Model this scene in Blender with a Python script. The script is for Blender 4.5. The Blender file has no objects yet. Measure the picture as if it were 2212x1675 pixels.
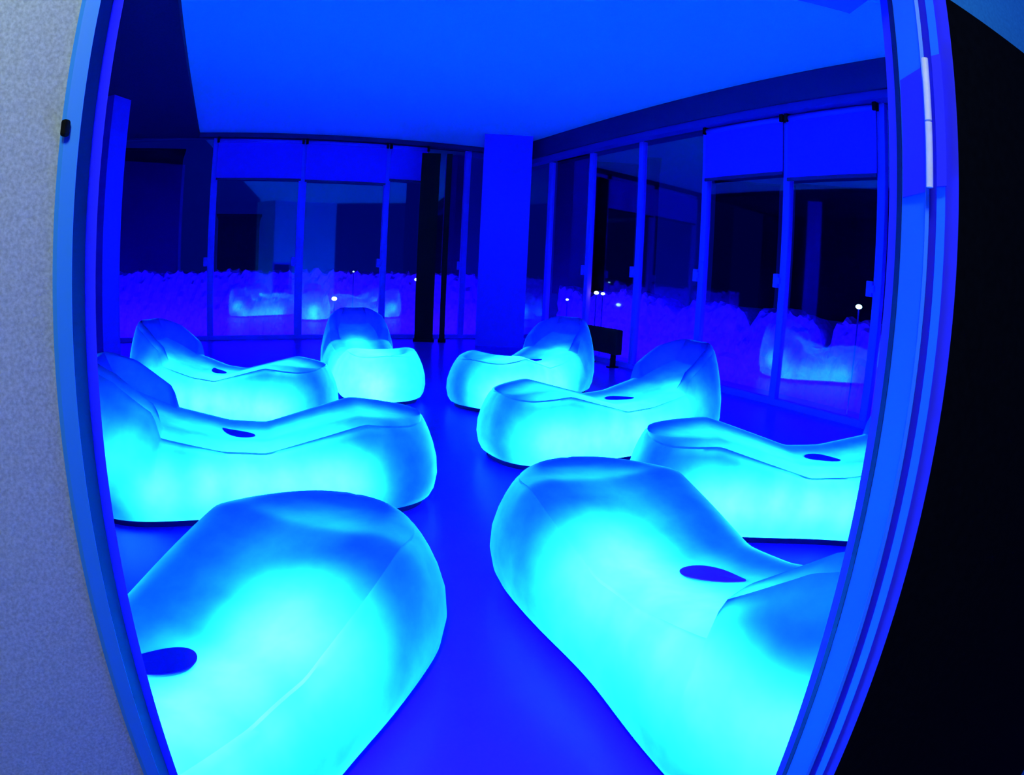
import bpy, math, random
from mathutils import Vector, Matrix, noise

# ------------------------------------------------------------------ camera, world, exposure
SC = bpy.context.scene
COL = SC.collection
EYE = 1.70                      # camera height above the floor
PITCH, ROLL = math.radians(-10.2), math.radians(2.776)
F_MM = 1337.0 * 36.0 / 2212.0   # focal length of the wide (equidistant) lens on a 36 mm wide sensor

cam = bpy.data.cameras.new('camera')
cam.type = 'PANO'
cam.sensor_width = 36.0
cam.sensor_fit = 'HORIZONTAL'
cam.clip_start = 0.01
cam.clip_end = 500
cam.panorama_type = 'FISHEYE_LENS_POLYNOMIAL'
cam.fisheye_fov = math.radians(170)
cam.fisheye_polynomial_k0 = 0.0
cam.fisheye_polynomial_k1 = -1.0 / F_MM
cam.fisheye_polynomial_k2 = 0.0
cam.fisheye_polynomial_k3 = -0.004 / F_MM ** 3
cam.fisheye_polynomial_k4 = 0.0
camo = bpy.data.objects.new('camera', cam)
COL.objects.link(camo)
camo.matrix_world = (Matrix.Translation((0, 0, EYE)) @ Matrix.Rotation(math.radians(90) + PITCH, 4, 'X')
                     @ Matrix.Rotation(ROLL, 4, 'Z'))
SC.camera = camo

world = bpy.data.worlds.new('night_sky')
SC.world = world
world.use_nodes = True
bg = world.node_tree.nodes['Background']
bg.inputs[0].default_value = (0.0, 0.002, 0.16, 1)
bg.inputs[1].default_value = 0.9

SC.view_settings.view_transform = 'Standard'
SC.view_settings.look = 'None'
SC.view_settings.gamma = 1.0
SC.view_settings.exposure = 0.0
SC.view_settings.use_curve_mapping = False
SC.cycles.max_bounces = 9
SC.cycles.diffuse_bounces = 4
SC.cycles.glossy_bounces = 4
SC.cycles.transmission_bounces = 8

GLOW = (0.0030, 0.17, 1.0)       # light of the LEDs inside the loungers


def area(name, loc, target, size, power, color, size_y=None, parent=None):
    l = bpy.data.lights.new(name, 'AREA')
    l.energy = power
    l.color = color
    l.size = size
    if size_y:
        l.shape = 'RECTANGLE'
        l.size_y = size_y
    o = bpy.data.objects.new(name, l)
    COL.objects.link(o)
    o.location = loc
    d = Vector(target) - Vector(loc)
    o.rotation_euler = d.to_track_quat('-Z', 'Y').to_euler()
    if parent:
        o.parent = parent
    return o


# corridor lamp behind the camera, on the left
area('corridor_lamp', (-0.10, -0.22, 2.45), (-0.45, 0.42, 1.8), 0.2, 7.5, (0.90, 1.0, 0.60))
# added blue fill lights, no fixture behind them, for the jamb and corridor walls
area('blue_fill_light', (0.20, -0.8, 0.4), (0.45, 0.6, 1.1), 0.4, 2.2, (0.01, 0.20, 1.0))
area('blue_fill_light', (0.05, -0.5, 2.3), (1.0, 0.8, 2.3), 0.3, 5.0, (0.01, 0.16, 1.0))


# ------------------------------------------------------------------ helpers
def tag(o, label=None, cat=None, group=None, kind=None):
    if label: o['label'] = label
    if cat: o['category'] = cat
    if group: o['group'] = group
    if kind: o['kind'] = kind
    return o


def empty(name, loc=(0, 0, 0), rz=0.0):
    o = bpy.data.objects.new(name, None)
    COL.objects.link(o)
    o.empty_display_size = 0.1
    o.location = loc
    o.rotation_euler = (0, 0, rz)
    return o


class MB:
    def __init__(s):
        s.v = []; s.f = []

    def add(s, verts, faces):
        b = len(s.v)
        s.v += [tuple(v) for v in verts]
        s.f += [tuple(i + b for i in f) for f in faces]

    def box(s, c, d, rz=0.0):
        cx, cy, cz = c; hx, hy, hz = d[0] / 2, d[1] / 2, d[2] / 2
        ca, sa = math.cos(rz), math.sin(rz)
        vs = []
        for z in (-hz, hz):
            for x, y in ((-hx, -hy), (hx, -hy), (hx, hy), (-hx, hy)):
                vs.append((cx + x * ca - y * sa, cy + x * sa + y * ca, cz + z))
        s.add(vs, [(0, 3, 2, 1), (4, 5, 6, 7), (0, 1, 5, 4), (1, 2, 6, 5), (2, 3, 7, 6), (3, 0, 4, 7)])

    def prism(s, poly, z0, z1):
        n = len(poly)
        vs = [(x, y, z0) for x, y in poly] + [(x, y, z1) for x, y in poly]
        s.add(vs, [tuple(range(n - 1, -1, -1)), tuple(range(n, 2 * n))]
              + [(i, (i + 1) % n, n + (i + 1) % n, n + i) for i in range(n)])

    def cyl(s, p0, p1, r, n=16, r1=None):
        p0, p1 = Vector(p0), Vector(p1)
        r1 = r if r1 is None else r1
        a = (p1 - p0).normalized()
        u = a.orthogonal().normalized(); w = a.cross(u)
        vs = []
        for p, rr in ((p0, r), (p1, r1)):
            for i in range(n):
                t = 2 * math.pi * i / n
                vs.append(p + (u * math.cos(t) + w * math.sin(t)) * rr)
        s.add(vs, [tuple(range(n - 1, -1, -1)), tuple(range(n, 2 * n))]
              + [(i, (i + 1) % n, n + (i + 1) % n, n + i) for i in range(n)])

    def ball(s, c, r, n=12, m=8, sz=1.0):
        vs = [(c[0], c[1], c[2] + r * sz)]
        for j in range(1, m):
            a = math.pi * j / m
            for i in range(n):
                t = 2 * math.pi * i / n
                vs.append((c[0] + r * math.sin(a) * math.cos(t), c[1] + r * math.sin(a) * math.sin(t), c[2] + r * sz * math.cos(a)))
        vs.append((c[0], c[1], c[2] - r * sz))
        f = [(0, 1 + i, 1 + (i + 1) % n) for i in range(n)]
        for j in range(m - 2):
            for i in range(n):
                a, b = 1 + j * n + i, 1 + j * n + (i + 1) % n
                f.append((a, a + n, b + n, b))
        k = 1 + (m - 2) * n
        f += [(k + (i + 1) % n, k + i, len(vs) - 1) for i in range(n)]
        s.add(vs, f)

    def build(s, name, mat, parent=None, smooth=False, bevel=0.0):
        me = bpy.data.meshes.new(name)
        me.from_pydata(s.v, [], s.f)
        me.materials.append(mat)
        me.update()
        if smooth:
            for p in me.polygons: p.use_smooth = True
        o = bpy.data.objects.new(name, me)
        COL.objects.link(o)
        if parent: o.parent = parent
        if bevel:
            b = o.modifiers.new('edge', 'BEVEL'); b.width = bevel; b.segments = 2; b.limit_method = 'ANGLE'
        return o


def principled(name, col, rough=0.5, metal=0.0, spec=0.5, noise_amt=0.0, nscale=20.0, bump=0.0):
    m = bpy.data.materials.new(name)
    m.use_nodes = True
    nt = m.node_tree
    b = nt.nodes['Principled BSDF']
    b.inputs['Base Color'].default_value = (*col, 1)
    b.inputs['Roughness'].default_value = rough
    b.inputs['Metallic'].default_value = metal
    b.inputs['Specular IOR Level'].default_value = spec
    if noise_amt or bump:
        tc = nt.nodes.new('ShaderNodeTexCoord')
        n = nt.nodes.new('ShaderNodeTexNoise'); n.inputs['Scale'].default_value = nscale; n.inputs['Detail'].default_value = 6
        nt.links.new(tc.outputs['Object'], n.inputs['Vector'])
        if noise_amt:
            r = nt.nodes.new('ShaderNodeValToRGB')
            r.color_ramp.elements[0].position = 0.3; r.color_ramp.elements[1].position = 0.7
            r.color_ramp.elements[0].color = (*[c * (1 - noise_amt) for c in col], 1)
            r.color_ramp.elements[1].color = (*[min(1, c * (1 + noise_amt)) for c in col], 1)
            nt.links.new(n.outputs['Fac'], r.inputs['Fac'])
            nt.links.new(r.outputs['Color'], b.inputs['Base Color'])
        if bump:
            bp = nt.nodes.new('ShaderNodeBump'); bp.inputs['Strength'].default_value = bump; bp.inputs['Distance'].default_value = 0.01
            nt.links.new(n.outputs['Fac'], bp.inputs['Height'])
            nt.links.new(bp.outputs['Normal'], b.inputs['Normal'])
    return m


def emitter(name, col, s):
    m = bpy.data.materials.new(name)
    m.use_nodes = True
    nt = m.node_tree
    nt.nodes.clear()
    e = nt.nodes.new('ShaderNodeEmission'); e.inputs[0].default_value = (*col, 1); e.inputs[1].default_value = s
    o = nt.nodes.new('ShaderNodeOutputMaterial')
    nt.links.new(e.outputs[0], o.inputs[0])
    return m


M_CEIL = principled('ceiling_paint', (0.50, 0.96, 1.0), 0.9, spec=0.1, noise_amt=0.04, nscale=60)  # white ceiling, tint of the blue light put into its colour
M_SHADENAVY = principled('shade_and_navy_wall', (0.002, 0.006, 0.05), 0.8, spec=0.1, noise_amt=0.2, nscale=40)  # shade of the unlit ceiling part; also colours the dark closing walls
M_BLUELIT = principled('wall_blue_light_cast', (0.6, 0.06, 1.0), 0.8, spec=0.1, noise_amt=0.03, nscale=30)  # blue room light put into the column and pier colour
M_NAVY = principled('navy_metal_paint', (0.002, 0.006, 0.10), 0.6, spec=0.2)
M_BLACK = principled('black_matt', (0.002, 0.003, 0.004), 0.8, spec=0.1, noise_amt=0.4, nscale=90)
M_WALLB = principled('corridor_wall_blue_lit', (0.05, 0.45, 1.0), 0.9, spec=0.05, noise_amt=0.12, nscale=200)  # blue light falling on the corridor wall, put into its colour
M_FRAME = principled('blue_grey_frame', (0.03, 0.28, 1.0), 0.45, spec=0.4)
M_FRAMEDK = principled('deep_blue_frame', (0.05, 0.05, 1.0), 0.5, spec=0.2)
M_SEAL = principled('rubber_seal', (0.0005, 0.003, 0.05), 0.7, spec=0.1)
M_GREY = principled('grey_plaster', (0.42, 0.50, 0.50), 0.95, spec=0.05, noise_amt=0.22, nscale=260, bump=0.15)
M_RAIL = principled('dull_blue_rail', (0.03, 0.02, 0.35), 0.6, spec=0.2)
M_STEEL = principled('brushed_steel', (0.95, 0.97, 0.92), 0.5, metal=0.0, noise_amt=0.06, nscale=80)
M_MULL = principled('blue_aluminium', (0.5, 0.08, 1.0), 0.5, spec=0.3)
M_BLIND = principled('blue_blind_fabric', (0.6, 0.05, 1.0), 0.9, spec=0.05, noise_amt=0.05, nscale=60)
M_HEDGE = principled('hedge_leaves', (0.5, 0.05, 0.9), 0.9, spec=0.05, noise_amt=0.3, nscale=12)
M_TOWER = principled('dark_facade', (0.0004, 0.0015, 0.012), 0.9, spec=0.05, noise_amt=0.3, nscale=3)
M_PLINTH = principled('dark_plinth', (0.001, 0.002, 0.05), 0.7, spec=0.1)
M_RECESS = principled('blue_recess', (0.5, 0.05, 1.0), 0.5, spec=0.2)
M_LAMP = emitter('bulb_light', (0.55, 1.0, 0.95), 8.0)


def floor_mat():
    m = principled('blue_lit_floor', (0.4, 0.045, 0.9), 0.35, spec=0.6, noise_amt=0.05, nscale=6)  # greyish floor, cast of the blue light put into its base colour
    nt = m.node_tree
    b = nt.nodes['Principled BSDF']
    out = nt.nodes['Material Output']
    g = nt.nodes.new('ShaderNodeBsdfGlossy')
    g.inputs['Color'].default_value = (0.4, 0.05, 0.8, 1)
    g.inputs['Roughness'].default_value = 0.22
    mx = nt.nodes.new('ShaderNodeMixShader'); mx.inputs[0].default_value = 0.35
    nt.links.new(b.outputs[0], mx.inputs[1]); nt.links.new(g.outputs[0], mx.inputs[2])
    nt.links.new(mx.outputs[0], out.inputs[0])
    return m


def glass_mat():
    m = bpy.data.materials.new('window_glass'); m.use_nodes = True
    nt = m.node_tree; nt.nodes.clear()
    t = nt.nodes.new('ShaderNodeBsdfTransparent'); t.inputs[0].default_value = (0.8, 0.85, 0.95, 1)
    g = nt.nodes.new('ShaderNodeBsdfGlossy'); g.inputs['Roughness'].default_value = 0.03
    g.inputs['Color'].default_value = (0.9, 0.9, 1.0, 1)
    # Schlick reflectance, the same on both faces of the pane
    geo = nt.nodes.new('ShaderNodeNewGeometry')
    dot = nt.nodes.new('ShaderNodeVectorMath'); dot.operation = 'DOT_PRODUCT'
    nt.links.new(geo.outputs['Normal'], dot.inputs[0]); nt.links.new(geo.outputs['Incoming'], dot.inputs[1])

    def mth(op, a, b):
        n = nt.nodes.new('ShaderNodeMath'); n.operation = op
        for k, v in enumerate((a, b)):
            if isinstance(v, float): n.inputs[k].default_value = v
            else: nt.links.new(v, n.inputs[k])
        return n.outputs[0]
    ab = mth('ABSOLUTE', dot.outputs['Value'], 0.0)
    sch = mth('POWER', mth('SUBTRACT', 1.0, ab), 5.0)
    lw = mth('ADD', mth('MULTIPLY', sch, 0.85), 0.13)
    mx = nt.nodes.new('ShaderNodeMixShader')
    o = nt.nodes.new('ShaderNodeOutputMaterial')
    nt.links.new(lw, mx.inputs[0]); nt.links.new(t.outputs[0], mx.inputs[1]); nt.links.new(g.outputs[0], mx.inputs[2])
    nt.links.new(mx.outputs[0], o.inputs[0])
    return m


def shell_mat():
    m = bpy.data.materials.new('translucent_shell'); m.use_nodes = True
    nt = m.node_tree; nt.nodes.clear()
    tc = nt.nodes.new('ShaderNodeTexCoord')
    n = nt.nodes.new('ShaderNodeTexNoise'); n.inputs['Scale'].default_value = 7.0; n.inputs['Detail'].default_value = 3
    nt.links.new(tc.outputs['Object'], n.inputs['Vector'])
    r = nt.nodes.new('ShaderNodeValToRGB')      # the cast shell is a little uneven in thickness
    r.color_ramp.elements[0].position = 0.35; r.color_ramp.elements[0].color = (0.72, 0.72, 0.72, 1)
    r.color_ramp.elements[1].position = 0.68; r.color_ramp.elements[1].color = (0.95, 0.95, 0.95, 1)
    nt.links.new(n.outputs['Fac'], r.inputs['Fac'])
    tr = nt.nodes.new('ShaderNodeBsdfTranslucent')
    nt.links.new(r.outputs['Color'], tr.inputs['Color'])
    rf = nt.nodes.new('ShaderNodeBsdfRefraction'); rf.inputs['IOR'].default_value = 1.45
    rf.inputs['Roughness'].default_value = SHELL_ROUGH
    nt.links.new(r.outputs['Color'], rf.inputs['Color'])
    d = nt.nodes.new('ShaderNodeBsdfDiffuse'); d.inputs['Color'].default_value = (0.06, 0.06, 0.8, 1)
    m1 = nt.nodes.new('ShaderNodeMixShader'); m1.inputs[0].default_value = 0.05
    nt.links.new(rf.outputs[0], m1.inputs[1]); nt.links.new(tr.outputs[0], m1.inputs[2])
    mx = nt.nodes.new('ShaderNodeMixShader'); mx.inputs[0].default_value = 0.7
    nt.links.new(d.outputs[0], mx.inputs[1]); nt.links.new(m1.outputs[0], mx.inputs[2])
    o = nt.nodes.new('ShaderNodeOutputMaterial')
    nt.links.new(mx.outputs[0], o.inputs[0])
    return m


SHELL_ROUGH = 0.85
M_FLOOR, M_GLASS, M_SHELL = floor_mat(), glass_mat(), shell_mat()

# ------------------------------------------------------------------ room shell
HC = 5.2
LDIR = math.radians(22.0)
RDIR = math.radians(-61.2)
PL = Vector((-5.72, 14.87)); UL = Vector((math.cos(LDIR), math.sin(LDIR)))
PR = Vector((2.05, 12.93)); UR = Vector((math.cos(RDIR), math.sin(RDIR)))
NL = Vector((-UL.y, UL.x))     # outward normals
NR = Vector((-UR.y, UR.x))


def cross2(a, b): return a.x * b.y - a.y * b.x


def on_wall(az_deg, P, U):
    a = math.radians(az_deg)
    d = Vector((math.sin(a), math.cos(a)))
    t = cross2(-P, d) / cross2(U, d)
    return P + U * t


tt = cross2(PR - PL, UR) / cross2(UL, UR)
CORNER = PL + UL * tt
LEFT_END = on_wall(-44, PL, UL)
RIGHT_END = on_wall(52, PR, UR)

mb = MB()
mb.prism([(-14, -2.5), (9.5, -2.5), (9.5, 3.0), (CORNER.x + 6, CORNER.y + 4), (-14, 22)], -0.12, 0.0)
tag(mb.build('floor', M_FLOOR), 'glossy floor coloured deep blue by the light', kind='structure')
room_poly = [(-9.6, -1.0), (-1.10, -0.50), (-0.57, 0.65), (0.475, 0.65), (2.6, 1.12), tuple(RIGHT_END), tuple(CORNER), tuple(LEFT_END)]
mb = MB(); mb.prism(room_poly, HC, HC + 0.15)
tag(mb.build('ceiling', M_CEIL), 'plain blue lit ceiling', kind='structure')

# unlit left part of the ceiling, its shade put into a dark strip
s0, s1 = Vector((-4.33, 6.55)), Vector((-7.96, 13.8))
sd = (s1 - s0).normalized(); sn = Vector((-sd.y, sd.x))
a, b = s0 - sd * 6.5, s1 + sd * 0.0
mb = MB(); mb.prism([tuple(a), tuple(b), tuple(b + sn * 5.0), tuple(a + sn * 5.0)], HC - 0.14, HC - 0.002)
tag(mb.build('ceiling_shade_strip', M_SHADENAVY), 'dark navy strip for the unlit ceiling on the left', kind='structure')


# ------------------------------------------------------------------ glazing
WIN = [0]


def window(P, U, N, p0, p1, top, mull_side=1, mw=0.16, handle=True, mull=True):
    """one bay: pane between p0 and p1, its mullion at the p1 (or p0) end, sill and head rail, handle"""
    WIN[0] += 1
    root = empty('window_%d' % WIN[0], (p0.x, p0.y, 0), math.atan2(U.y, U.x))
    tag(root, 'tall dark glazed bay number %d' % WIN[0], kind='structure')
    ln = (p1 - p0).length
    m = MB(); m.box((ln / 2, 0.0, top / 2 + 0.04), (ln - 0.02, 0.012, top - 0.12)); m.build('pane', M_GLASS, root)
    if mull:
        x = ln if mull_side > 0 else 0.0
        m = MB(); m.box((x, -0.0, top / 2), (mw, 0.12, top)); m.build('mullion', M_MULL, root, bevel=0.01)
        if handle:
            m = MB(); m.box((x - mw / 2 - 0.05, -0.07, 1.95), (0.10, 0.05, 0.22)); m.box((x - mw / 2 + 0.01, -0.07, 1.95), (0.05, 0.05, 0.10))
            m.build('handle', M_MULL, root, bevel=0.01)
    m = MB(); m.box((ln / 2, -0.01, 0.05), (ln, 0.14, 0.10)); m.build('sill', M_MULL, root)
    return root


lm = [-36.9, -28.3, -20.16, -12.42, -5.07]
lp = [on_wall(a, PL, UL) for a in lm]
LW = []
for i in range(4):
    LW.append(window(PL, UL, NL, lp[i], lp[i + 1], HC - 0.12, mw=(0.16, 0.20, 0.16, 0.16)[i]))
LW.append(window(PL, UL, NL, lp[4], CORNER, HC - 0.12, mull=False))
rm = [2.75, 6.48, 11.07, 17.02, 24.56, 33.3]
rp = [CORNER] + [on_wall(a, PR, UR) for a in rm] + [RIGHT_END]
for i in range(len(rp) - 1):
    window(PR, UR, NR, rp[i], rp[i + 1], 4.62, mw=0.13, handle=i > 0, mull=i < len(rp) - 2)

# head trim on the left, deep navy bulkhead on the right
e = (CORNER - LEFT_END); rzl = math.atan2(UL.y, UL.x)
c = (CORNER + LEFT_END) / 2 - NL * 0.06
mb = MB(); mb.box((c.x, c.y, HC - 0.06), (e.length, 0.2, 0.12), rzl)
tag(mb.build('trim_1', M_NAVY), 'thin dark head trim above the left glazing', kind='structure')
e = (RIGHT_END - CORNER); rzr = math.atan2(UR.y, UR.x)
c = (CORNER + RIGHT_END) / 2 - NR * 0.16
mb = MB(); mb.box((c.x, c.y, (HC + 4.74) / 2), (e.length, 0.34, HC - 4.74), rzr)
tag(mb.build('trim_2', M_NAVY), 'deep navy bulkhead under the ceiling on the right', kind='structure')
mb = MB(); mb.box((c.x, c.y, 4.68), (e.length, 0.22, 0.12), rzr)
tag(mb.build('trim_3', M_RAIL), 'blue curtain rail under the navy bulkhead', kind='structure')

# square column in front of the corner
mb = MB(); mb.box((-0.38, 15.25, HC / 2), (1.17, 0.6, HC), math.radians(3))
tag(mb.build('column_1', M_BLUELIT), 'square blue lit column in front of the glass corner', kind='structure')
# wall pier at the far left
p = Vector((-7.50, 9.50))
mb = MB(); mb.prism([(p.x, p.y), (p.x + 0.05, p.y + 0.5), (p.x - 3.0, p.y + 0.8), (p.x - 3.0, p.y + 0.3)], 0, HC - 0.14)
tag(mb.build('wall_left', M_BLUELIT), 'blue lit wall pier beside the left door jamb', kind='structure')


# ------------------------------------------------------------------ loungers
LL = 2.65
SCALE = (1.02, 1.06, 1.11)


def lerp_pts(pts, s, sm=0.035):
    def f(x):
        if x <= pts[0][0]: return pts[0][1]
        for (a, za), (b, zb) in zip(pts, pts[1:]):
            if x <= b: return za + (zb - za) * (x - a) / (b - a)
        return pts[-1][1]
    return (f(s - sm) + 2 * f(s - sm / 2) + 2 * f(s) + 2 * f(s + sm / 2) + f(s + sm)) / 8


CREASE = [(0, .575), (.58, .625), (1.25, .468), (1.55, .490), (1.95, .585), (2.45, .80), (2.65, .86)]
RAIL = [(0, .580), (.58, .650), (1.25, .482), (1.55, .505), (1.95, .600), (2.45, .80), (2.65, .86)]


def half_w(s):
    W = 0.545 * (1 - 0.07 * math.exp(-((s - 1.35) / 0.40) ** 2))
    for a, t in ((0.62, s), (0.60, LL - s)):
        if t < a:
            W *= max(0.0, 1 - (1 - t / a) ** 2.5) ** (1 / 2.5)
    return W


def wing(s):
    return lerp_pts([(0, 0), (1.97, 0), (2.00, .13), (2.28, .21), (2.5, .20), (2.65, .14)], s, 0.008)


def crease_y(wr):
    return min(0.325, 0.66 * wr)


def top_z(s, y, wr):
    c = crease_y(wr)
    ay = abs(y)
    zc, zr = lerp_pts(CREASE, s), lerp_pts(RAIL, s)
    full = min(1, wr / 0.35)
    if ay <= c:
        k = 1 - (ay / max(c, 1e-4)) ** 2
        z = zc - 0.016 * k * full
        if s > 2.42: z += wing(s) * min(1, (s - 2.42) / 0.08)
    else:
        t = (ay - c) / max(wr - c, 1e-4)
        z = zc + (zr - zc) * t - 0.045 * t * t * full
        if s > 1.9: z += wing(s) * min(1, t / 0.25)
    return z


def lounger_mesh():
    N = 120
    # spacing: dense at both ends and at the wing front
    ss = sorted(set([round(LL * 0.5 * (1 - math.cos(math.pi * i / N)), 5) for i in range(N + 1)]
                    + [1.955, 1.965, 1.975, 1.98, 1.99, 2.0, 2.01, 2.42, 2.44, 2.46, 2.48, 2.5]))
    prof = [(0.0, -0.055), (0.03, -0.025), (0.12, 0.0), (0.3, 0.018), (0.5, 0.012), (0.68, -0.012), (0.82, -0.04),
            (0.92, -0.065), (0.975, -0.082), (1.0, -0.10)]
    rr = [1.0, 0.985, 0.95, 0.85, 0.72, 0.5, 0.3, 0.12]    # shoulder samples, rim to crease
    cc = [1.0, 0.93, 0.8, 0.6, 0.4, 0.2, 0.0]              # trough samples, crease to centre
    V = []

    def inset(s, w, off):
        return LL / 2 + (s - LL / 2) * (1 + 2 * off / LL), w * (1 + off / 0.545)

    for s in ss:
        w = half_w(s)
        xr, wr = inset(s, w, prof[-1][1])
        col = []
        for sgn in (1, -1):
            half = []
            zt = top_z(xr, wr, wr)
            for t, off in prof:
                x, y = inset(s, w, off)
                half.append((x, y * sgn, 0.045 + (zt - 0.045 - 0.012) * t))
            c = crease_y(wr)
            for q in rr:
                yy = c + (wr - c) * q * 0.985
                half.append((xr, yy * sgn, top_z(xr, yy, wr)))
            for q in cc:
                yy = c * q
                half.append((xr, yy * sgn, top_z(xr, yy, wr)))
            col.append(half)
        V.append(col[0] + col[1][-2::-1])
    n = len(ss)
    m = len(V[0])
    verts = [p for c in V for p in c]
    faces = []
    for i in range(n - 1):
        for j in range(m - 1):
            faces.append((i * m + j, i * m + j + 1, (i + 1) * m + j + 1, (i + 1) * m + j))
        # underside
        faces.append((i * m, (i + 1) * m, (i + 1) * m + m - 1, i * m + m - 1))
    mb = MB(); mb.v = verts; mb.f = faces
    return mb


def outline(off, n=60):
    pts = []
    for i in range(n + 1):
        s = LL * 0.5 * (1 - math.cos(math.pi * i / n))
        pts.append((s, half_w(s)))
    up = [(LL / 2 + (s - LL / 2) * (1 - 2 * off / LL), max(0.0, w * (1 - off / 0.545))) for s, w in pts]
    return up + [(s, -w) for s, w in up[-2:0:-1]]


def teardrop(n=40):
    pts = []
    for i in range(n):
        t = 2 * math.pi * i / n
        x = 0.145 * math.cos(t)
        y = 0.074 * math.sin(t) * (0.35 + 0.65 * (0.5 + 0.5 * math.cos(t))) ** 0.9 * 1.35
        y += 0.9 * (x - 0.02) ** 2 - 0.008
        pts.append((x, y))
    return pts


HOLE_S = 1.47


def hole_mesh(flip):
    mb = MB()
    pts = teardrop()
    if flip:
        ca, sa = math.cos(math.radians(flip)), math.sin(math.radians(flip))
        pts = [(x * ca - y * sa, x * sa + y * ca) for x, y in pts]
    top, bot = [], []
    for x, y in pts:
        s = HOLE_S + x
        z = top_z(s, y, 0.44)
        top.append((s, y, z + 0.004)); bot.append((s, y, z - 0.03))
    n = len(pts)
    cz = top_z(HOLE_S, 0, 0.44)
    vs = top + bot + [(HOLE_S, 0.0, cz + 0.004), (HOLE_S, 0.0, cz - 0.03)]
    f = [(i, (i + 1) % n, 2 * n) for i in range(n)] + [(n + (i + 1) % n, n + i, 2 * n + 1) for i in range(n)]
    f += [(i, n + i, n + (i + 1) % n, (i + 1) % n) for i in range(n)]
    mb.add(vs, f)
    return mb


BULB_W = 118.0


def inner_lights(root):
    for s, w in ((0.64, .8), (0.86, .85), (1.14, .85), (1.42, .85), (1.72, .85), (2.08, .8), (2.33, .21)):
        l = bpy.data.lights.new('led_bulb', 'POINT'); l.energy = BULB_W * w; l.color = GLOW; l.shadow_soft_size = 0.10 if s < 2.2 else 0.17
        o = bpy.data.objects.new('led_bulb', l); COL.objects.link(o); o.parent = root
        o.location = (s, 0, 0.11 if s < 2.2 else 0.34)


GROUP = 'glowing relaxation loungers'
proto = empty('relaxation_lounger')
shell = lounger_mesh().build('body_shell', M_SHELL, proto, smooth=True)
shell.data.set_sharp_from_angle(angle=math.radians(48))
mb = MB(); mb.prism(outline(0.075), 0.0, 0.05)
mb.build('plinth', M_PLINTH, proto)
hole_a = hole_mesh(0).build('hand_hole', M_RECESS, proto)
hole_alt = [hole_mesh(a).build('hand_hole_turned', M_RECESS) for a in (212, 148)]
inner_lights(proto)


def copy_tree(o, parent=None):
    c = o.copy(); COL.objects.link(c)
    if parent: c.parent = parent
    for ch in [x for x in COL.objects if x.parent == o]:
        copy_tree(ch, c)
    return c


SPOTS = [
    ((-0.70, 2.84), -104.6, 'nearest glowing lounger on the left, cut by the door jamb, rounded foot end away', 2),
    ((0.31, 3.66), -67.1, 'nearest glowing lounger on the right, lying diagonally with its backrest behind the jamb', 1),
    ((-0.62, 4.67), 202.3, 'long glowing lounger lying crosswise just behind the nearest left one', 0),
    ((0.92, 4.42), -10.3, 'glowing lounger cut by the right door jamb, behind the nearest right one', 0),
    ((-0.21, 5.53), 27.9, 'long glowing lounger right of the aisle with its hooded end to the right', 0),
    ((-2.01, 6.57), 175.2, 'glowing lounger by the left wall pier with its hooded head fully in view', 0),
    ((-1.53, 7.60), 116.0, 'glowing lounger facing down the aisle, foot end to the door, left of the column', 0),
    ((-0.56, 7.59), 56.4, 'farthest glowing lounger right of the aisle, head towards the glass corner', 0),
]
for i, (p, ang, lab, flip) in enumerate(SPOTS):
    o = proto if i == 0 else copy_tree(proto)
    o.location = (p[0], p[1], 0)
    o.rotation_euler = (0, 0, math.radians(ang))
    o.scale = SCALE
    tag(o, lab, 'lounger', GROUP)
    if flip:
        for ch in [x for x in COL.objects if x.parent == o and x.name.startswith('hand_hole')]:
            ch.data = hole_alt[flip - 1].data
for o in hole_alt: bpy.data.objects.remove(o)

# ------------------------------------------------------------------ doorway
DZ = 2.067


def azp(az, y): return (math.tan(math.radians(az)) * y, y)


door = empty('door_1', (0, 0.52, 0))
tag(door, 'narrow doorway with blue frame and black open leaf', kind='structure')


def rel(poly): return [(x, y - 0.52) for x, y in poly]


TOPZ = 2.18
# right jamb: stepped metal profile, with deep blue stop and trims
R = [azp(34.75, .578), azp(35.05, .560), azp(37.2, .512), azp(37.25, .500), azp(37.6, .498), azp(37.7, .515),
     azp(38.3, .500), azp(38.3, .480), azp(39.1, .468), azp(39.1, .490), (0.46, 0.57), (0.46, 0.61), (0.43, 0.61)]
mb = MB(); mb.prism(rel(R), 0, TOPZ); mb.build('jamb', M_FRAME, door)
mb = MB(); mb.prism(rel([azp(33.9, .600), azp(34.7, .580), (0.43, 0.61), (0.45, 0.64), (0.43, 0.64)]), 0, TOPZ); mb.build('door_stop', M_FRAMEDK, door)
mb = MB(); mb.prism(rel([azp(37.65, .506), azp(38.35, .492), azp(38.35, .50), azp(37.65, .515)]), 0, TOPZ); mb.build('groove_strip', M_FRAMEDK, door)
mb = MB(); mb.prism(rel([azp(39.1, .472), azp(40.35, .456), azp(40.35, .535), (0.46, 0.57), azp(39.1, .490)]), 0, TOPZ); mb.build('edge_trim', M_FRAMEDK, door)
mb = MB(); mb.prism(rel([azp(34.6, .576), azp(35.05, .559), azp(35.3, .565), azp(35.0, .585)]), 0, DZ + .01); mb.build('seal', M_SEAL, door)
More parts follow.
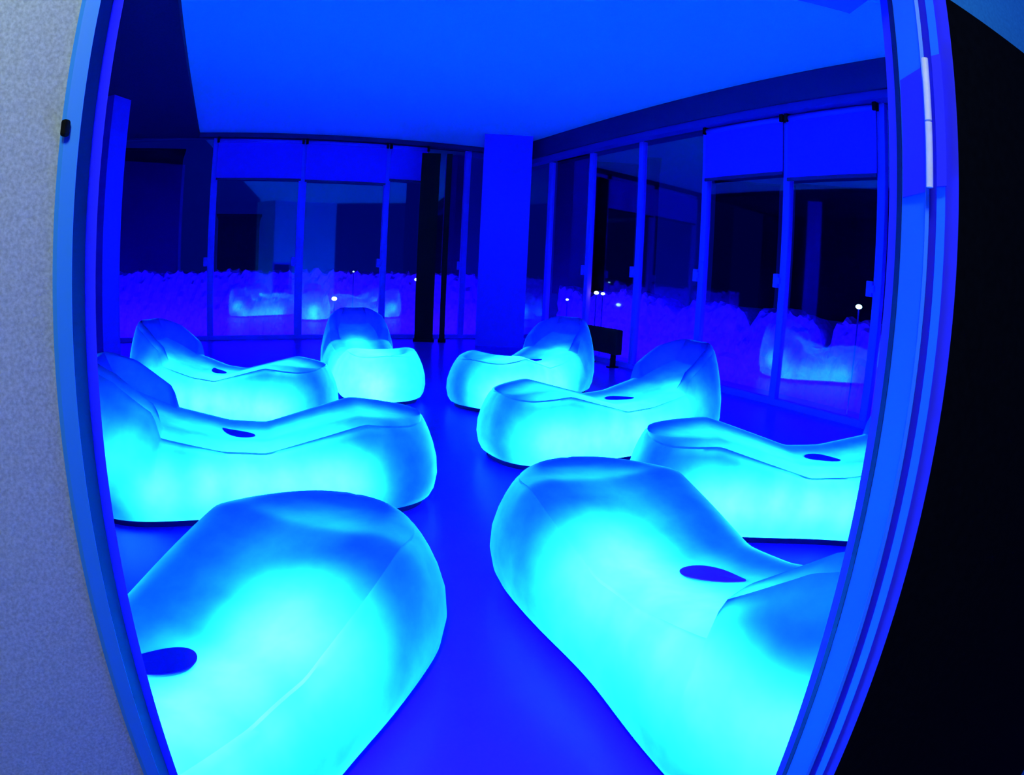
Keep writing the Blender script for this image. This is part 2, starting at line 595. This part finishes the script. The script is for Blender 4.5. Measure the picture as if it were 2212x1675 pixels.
# left jamb
Lp = [azp(-42.5, .500), azp(-41.1, .512), azp(-40.9, .56), azp(-39.95, .575), (-0.52, 0.62), (-0.56, 0.62), (-0.56, 0.5)]
mb = MB(); mb.prism(rel(Lp[::-1]), 0, TOPZ); mb.build('jamb', M_FRAME, door)
mb = MB(); mb.prism(rel([azp(-39.95, .575), azp(-38.9, .590), azp(-38.9, .64), (-0.56, 0.64), (-0.56, 0.62), (-0.52, 0.62)][::-1]), 0, TOPZ); mb.build('door_stop', M_FRAMEDK, door)
mb = MB(); mb.prism(rel([azp(-41.15, .512), azp(-39.9, .572), azp(-40.0, .58), azp(-41.3, .53)]), 0, DZ + .01); mb.build('seal', M_SEAL, door)
# head
mb = MB(); mb.box((-0.03, 0.57 - 0.52, (DZ + TOPZ) / 2 + 0.005), (0.90, 0.11, TOPZ - DZ - 0.01)); mb.build('head', M_FRAME, door)
mb = MB(); mb.box((-0.03, 0.572 - 0.52, DZ), (0.82, 0.022, 0.014)); mb.build('seal', M_SEAL, door)
mb = MB(); mb.box((-0.03, 0.612 - 0.52, DZ + 0.02), (0.82, 0.05, 0.06)); mb.build('door_stop', M_FRAMEDK, door)
# open leaf, swung back flat beside the doorway
h0, h1 = azp(40.4, .500), azp(49.5, .570)
dx, dy = h1[0] - h0[0], h1[1] - h0[1]
al = math.atan2(dy, dx)
cx, cy = h0[0] + math.cos(al) * .45, h0[1] + math.sin(al) * .45
mb = MB(); mb.box((cx - math.sin(al) * -0.02 * -1, cy - 0.52 + 0.02, 1.025), (0.90, 0.04, 2.03), al)
leaf = mb.build('leaf', M_BLACK, door)
# hinge: two plates and a bright knuckle
hg = MB(); z0, z1 = 1.817, 1.945
hg.prism(rel([azp(35.2, .554), azp(37.3, .503), azp(37.35, .500), azp(35.15, .550)][::1]), z0, z1)
hinge = hg.build('hinge', M_FRAMEDK, door)
tag(hinge, 'dark blue hinge with bright steel knuckle')
hp = MB(); hp.prism(rel([azp(38.3, .474), azp(39.2, .462), azp(39.2, .459), azp(38.3, .470)]), z0, z1)
hp.build('hinge_plate', M_FRAMEDK, hinge)
k = azp(37.65, .480)
kn = MB()
kn.cyl((k[0], k[1] - 0.52, z0), (k[0], k[1] - 0.52, (z0 + z1) / 2 - .001), 0.0035)
kn.cyl((k[0], k[1] - 0.52, (z0 + z1) / 2 + .001), (k[0], k[1] - 0.52, z1), 0.0035)
kn.build('knuckle', M_STEEL, hinge, smooth=False)
lt = MB(); q = azp(-42.5, .496); lt.box((q[0], q[1] - 0.52, 1.85), (0.008, 0.01, 0.018))
tag(lt.build('latch_stud', M_BLACK, door, bevel=0.003), 'small black stud on the left jamb')

# corridor wall on the left, running back past the camera
mb = MB()
mb.prism([(-0.462, 0.505), (-0.56, 0.50), (-1.06, -0.5), (-1.96, -2.3), (-1.86, -2.3)], 0, HC)
tag(mb.build('wall_near_left', M_GREY), 'pale grey plaster corridor wall left of the doorway', kind='structure')
# wall behind the open leaf, and above the doorway
mb = MB()
mb.prism([(0.475, 0.605), (2.6, 1.05), (2.6, 1.2), (0.475, 0.69)], 0, HC)
tag(mb.build('wall_near_right', M_WALLB), 'blue lit corridor wall behind the black door leaf', kind='structure')
mb = MB(); mb.box((-0.05, 0.65, (TOPZ + HC) / 2), (1.04, 0.1, HC - TOPZ))
tag(mb.build('wall_front', M_WALLB), 'wall above the doorway', kind='structure')

# dark walls that close the room beside the doorway
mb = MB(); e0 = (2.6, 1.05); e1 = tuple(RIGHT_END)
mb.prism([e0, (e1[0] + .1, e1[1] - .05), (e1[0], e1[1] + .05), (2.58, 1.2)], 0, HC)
tag(mb.build('wall_right', M_SHADENAVY), 'dark wall between the doorway and the right glazing', kind='structure')
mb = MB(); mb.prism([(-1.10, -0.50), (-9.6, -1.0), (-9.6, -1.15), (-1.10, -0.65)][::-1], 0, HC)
tag(mb.build('wall_back', M_SHADENAVY), 'dark wall left of the doorway', kind='structure')
mb = MB(); e1 = tuple(LEFT_END); mb.prism([(-9.6, -1.0), e1, (e1[0] - .15, e1[1]), (-9.75, -1.0)][::-1], 0, HC)
tag(mb.build('wall_side', M_SHADENAVY), 'dark side wall on the far left', kind='structure')

# ------------------------------------------------------------------ roller blinds
def blind(P, U, N, p0, p1, ztop, zbot, label, inset=0.05):
    rz = math.atan2(U.y, U.x)
    root = empty('roller_blind', (p0.x, p0.y, 0), rz)
    ln = (p1 - p0).length
    m = MB(); m.box((ln / 2, -0.10, (ztop + zbot) / 2), (ln - 2 * inset, 0.012, ztop - zbot)); m.build('fabric', M_BLIND, root)
    m = MB(); m.cyl((inset, -0.10, ztop), (ln - inset, -0.10, ztop), 0.05); m.build('roller', M_MULL, root, smooth=True)
    m = MB(); m.box((ln / 2, -0.10, zbot), (ln - 2 * inset, 0.035, 0.05)); m.build('bottom_bar', M_NAVY, root)
    for x in (inset, ln - inset):
        m = MB(); m.box((x, -0.10, ztop + 0.02), (0.06, 0.12, 0.14)); m.build('bracket', M_BLACK, root)
    tag(root, label, 'blind', 'roller blinds on the glazing')
    return root


mid = lp[3] + (lp[4] - lp[3]) * 0.5
blind(PL, UL, NL, lp[1], lp[2], 5.0, 4.02, 'half lowered blue roller blind, leftmost on the left glazing')
blind(PL, UL, NL, lp[2], lp[3], 5.0, 4.00, 'lowered blue roller blind, second from left on the left glazing')
blind(PL, UL, NL, lp[3], mid, 5.0, 4.12, 'narrow blue roller blind next to the dark posts')
blind(PR, UR, NR, rp[4], rp[5], 4.55, 3.66, 'lowered blue roller blind, second bay from the right jamb')
blind(PR, UR, NR, rp[5], rp[6], 4.55, 3.55, 'wide lowered blue roller blind beside the right jamb')

# ------------------------------------------------------------------ outside: hedges, posts, towers, lights
def hedge(P, U, N, p0, p1, off, depth, zfun, seed, name, label):
    rz = math.atan2(U.y, U.x)
    root_loc = Vector((p0.x, p0.y)) + N * off
    ln = (p1 - p0).length
    nx, nz = int(ln / 0.06), 40
    V = []; F = []
    for i in range(nx + 1):
        x = ln * i / nx
        zt = zfun(i / nx) + 0.10 * noise.noise((x * 1.7, seed, 0)) + 0.10 * noise.noise((x * 5, seed, 2)) + 0.07 * noise.noise((x * 13, seed, 3))
        prof = [(0, 0)] + [(0, zt * t) for t in (.1, .2, .3, .4, .5, .6, .7, .8, .88, .94, .98)] + [(depth * .1, zt), (depth * .4, zt), (depth * .7, zt * .98), (depth, zt * .9), (depth, 0)]
        for y, z in prof:
            k = noise.noise((x * 6, z * 6 + y * 6, seed)) * 0.07
            V.append((x, y - k, z + (k if z > 0 else 0)))
    m = 17
    for i in range(nx):
        for j in range(m - 1):
            F.append((i * m + j, (i + 1) * m + j, (i + 1) * m + j + 1, i * m + j + 1))
    mb = MB(); mb.v = V; mb.f = F
    o = mb.build(name, M_HEDGE)
    o.location = (root_loc.x, root_loc.y, -0.0); o.rotation_euler = (0, 0, rz)
    tag(o, label, 'hedge', 'hedges outside the glass')
    return o


HDIP = ((0.10, .02, .5), (0.36, .03, .25), (0.52, .012, .30), (0.655, .012, .55), (0.75, .02, .15))
hedge(PL, UL, NL, LEFT_END, CORNER, 1.0, 0.7, lambda t: 1.72 + .0 * t, 3, 'clipped_hedge', 'rough topped hedge outside the left glazing')
hedge(PR, UR, NR, CORNER + UR * 1.0, RIGHT_END, 1.0, 0.7, lambda t: 1.50 - .1 * t - sum(d * math.exp(-((t - c) / w) ** 2) for c, w, d in HDIP), 8, 'clipped_hedge', 'rough topped hedge outside the right glazing')


def hedge_fill(p0, p1, N, power):  # added unseen light strip at the glass foot to brighten the hedge
    m = (p0 + p1) / 2 + N * 0.25
    o = area('hedge_fill_strip', (m.x, m.y, 0.12), (m.x + N.x, m.y + N.y, 0.75), (p1 - p0).length, power, (0.012, 0.012, 1.0), 0.08)
    # long side along the glass
    z = Vector((-N.x, -N.y, -0.63)).normalized(); x = Vector((p1 - p0).normalized()).to_3d(); y = z.cross(x)
    o.rotation_euler = Matrix((x, y, z)).transposed().to_euler()


hedge_fill(LEFT_END, CORNER, NL, 480.0)
hedge_fill(CORNER, RIGHT_END, NR, 420.0)


def post(az0, az1, dist, z1, label):
    a0, a1 = math.radians(az0), math.radians(az1)
    am = (a0 + a1) / 2; w = dist * (a1 - a0)
    mb = MB(); mb.box((dist * math.sin(am), dist * math.cos(am), z1 / 2), (w, 0.3, z1), -am)
    mb.box((dist * math.sin(am), dist * math.cos(am), 0.03), (w + .06, 0.36, 0.06), -am)
    o = mb.build('dark_post', M_BLACK)
    tag(o, label, 'post', 'dark posts by the glass')
    return o


post(-9.3, -7.6, 15.6, 4.75, 'broad black post behind the lounger that faces the door')
post(-7.0, -6.5, 15.6, 4.75, 'thin black post between the broad post and the column')


def tower(az0, az1, e1, dist, label):
    a0, a1 = math.radians(az0), math.radians(az1)
    am = (a0 + a1) / 2; w = 2 * dist * math.tan((a1 - a0) / 2)
    ht = EYE + dist * math.tan(math.radians(e1))
    mb = MB(); mb.box((dist * math.sin(am), dist * math.cos(am), ht / 2), (w, 8, ht), -am)
    mb.box((dist * math.sin(am), dist * math.cos(am), ht + .1), (w + .4, 8.4, .2), -am)
    o = mb.build('street_building', M_TOWER)
    tag(o, label, 'building', 'dark buildings outside')
    return o


tower(-27.6, -24.0, 4.7, 70, 'low dark building seen through the leftmost blind bay')
tower(-9.0, -5.4, 11.0, 80, 'tall dark building rising behind the black posts')
tower(3.3, 6.0, 11.0, 80, 'tall dark building just right of the column')
tower(6.9, 10.5, 10.5, 90, 'wide dark building in the third bay right of the column')
tower(11.3, 12.6, 11.0, 75, 'slim dark building edge right of the wide one')
tower(-36.5, -31.5, 10.0, 60, 'dark building at the far left behind the wall pier')
tower(18.0, 23.6, 9.5, 85, 'broad dark building behind the second blind from the right jamb')
tower(25.5, 34.0, 9.5, 65, 'broad dark building nearest the right jamb')


def garden_lamp(az, el, P, U, N, r, label):
    q = on_wall(az, P, U) + N * 0.40
    q = q * (1.0)
    d = q.length
    a = math.radians(az)
    x, y = d * math.sin(a), d * math.cos(a)
    z = EYE + d * math.tan(math.radians(el))
    root = empty('garden_lamp', (x, y, 0))
    m = MB(); m.cyl((0, 0, 0.02), (0, 0, z), 0.012, 8); m.cyl((0, 0, 0), (0, 0, 0.02), 0.08, 12); m.build('pole', M_RAIL, root)
    m = MB(); m.ball((0, 0, z), r, sz=.7); m.build('bulb', M_LAMP, root, smooth=True)
    tag(root, label, 'lamp', 'small lamps outside the glass')


LQ, RQ = (PL, UL, NL), (PR, UR, NR)
for az, el, W_, r, lab in [
        (-16.8, -2.45, LQ, .075, 'brightest garden lamp, left of the lounger that faces the door'),
        (-9.3, -0.55, LQ, .05, 'small garden lamp at the left edge of the broad black post'),
        (-15.1, 0.05, LQ, .025, 'faint high garden lamp left of the black posts'),
        (-24.4, -6.1, LQ, .05, 'low garden lamp near the ground behind the hooded lounger'),
        (7.35, -1.0, RQ, .055, 'left lamp of the bright pair right of the column'),
        (7.95, -1.05, RQ, .045, 'right lamp of the bright pair right of the column'),
        (4.7, -1.8, RQ, .035, 'faint low garden lamp just right of the column'),
        (31.6, -0.1, RQ, .05, 'single garden lamp beside the right door jamb')]:
    garden_lamp(az, el, *W_, r, lab)

# convector heater standing before the right glazing
hp_ = on_wall(9.4, PR, UR) - NR * 0.35
heater = empty('convector_heater', (hp_.x, hp_.y, 0), RDIR)
m = MB(); m.box((0, 0, 0.52), (1.15, 0.16, 0.50)); m.build('body', M_BLACK, heater, bevel=0.02)
m = MB()
for i in range(9): m.box((-0.48 + i * 0.12, 0, 0.772), (0.07, 0.10, 0.012))
m.build('grille', M_PLINTH, heater)
for x in (-0.4, 0.4):
    m = MB(); m.box((x, 0, 0.14), (0.06, 0.10, 0.28)); m.box((x, 0, 0.01), (0.10, 0.24, 0.02)); m.build('leg', M_BLACK, heater)
tag(heater, 'low black convector heater on two legs before the right glazing', 'heater')
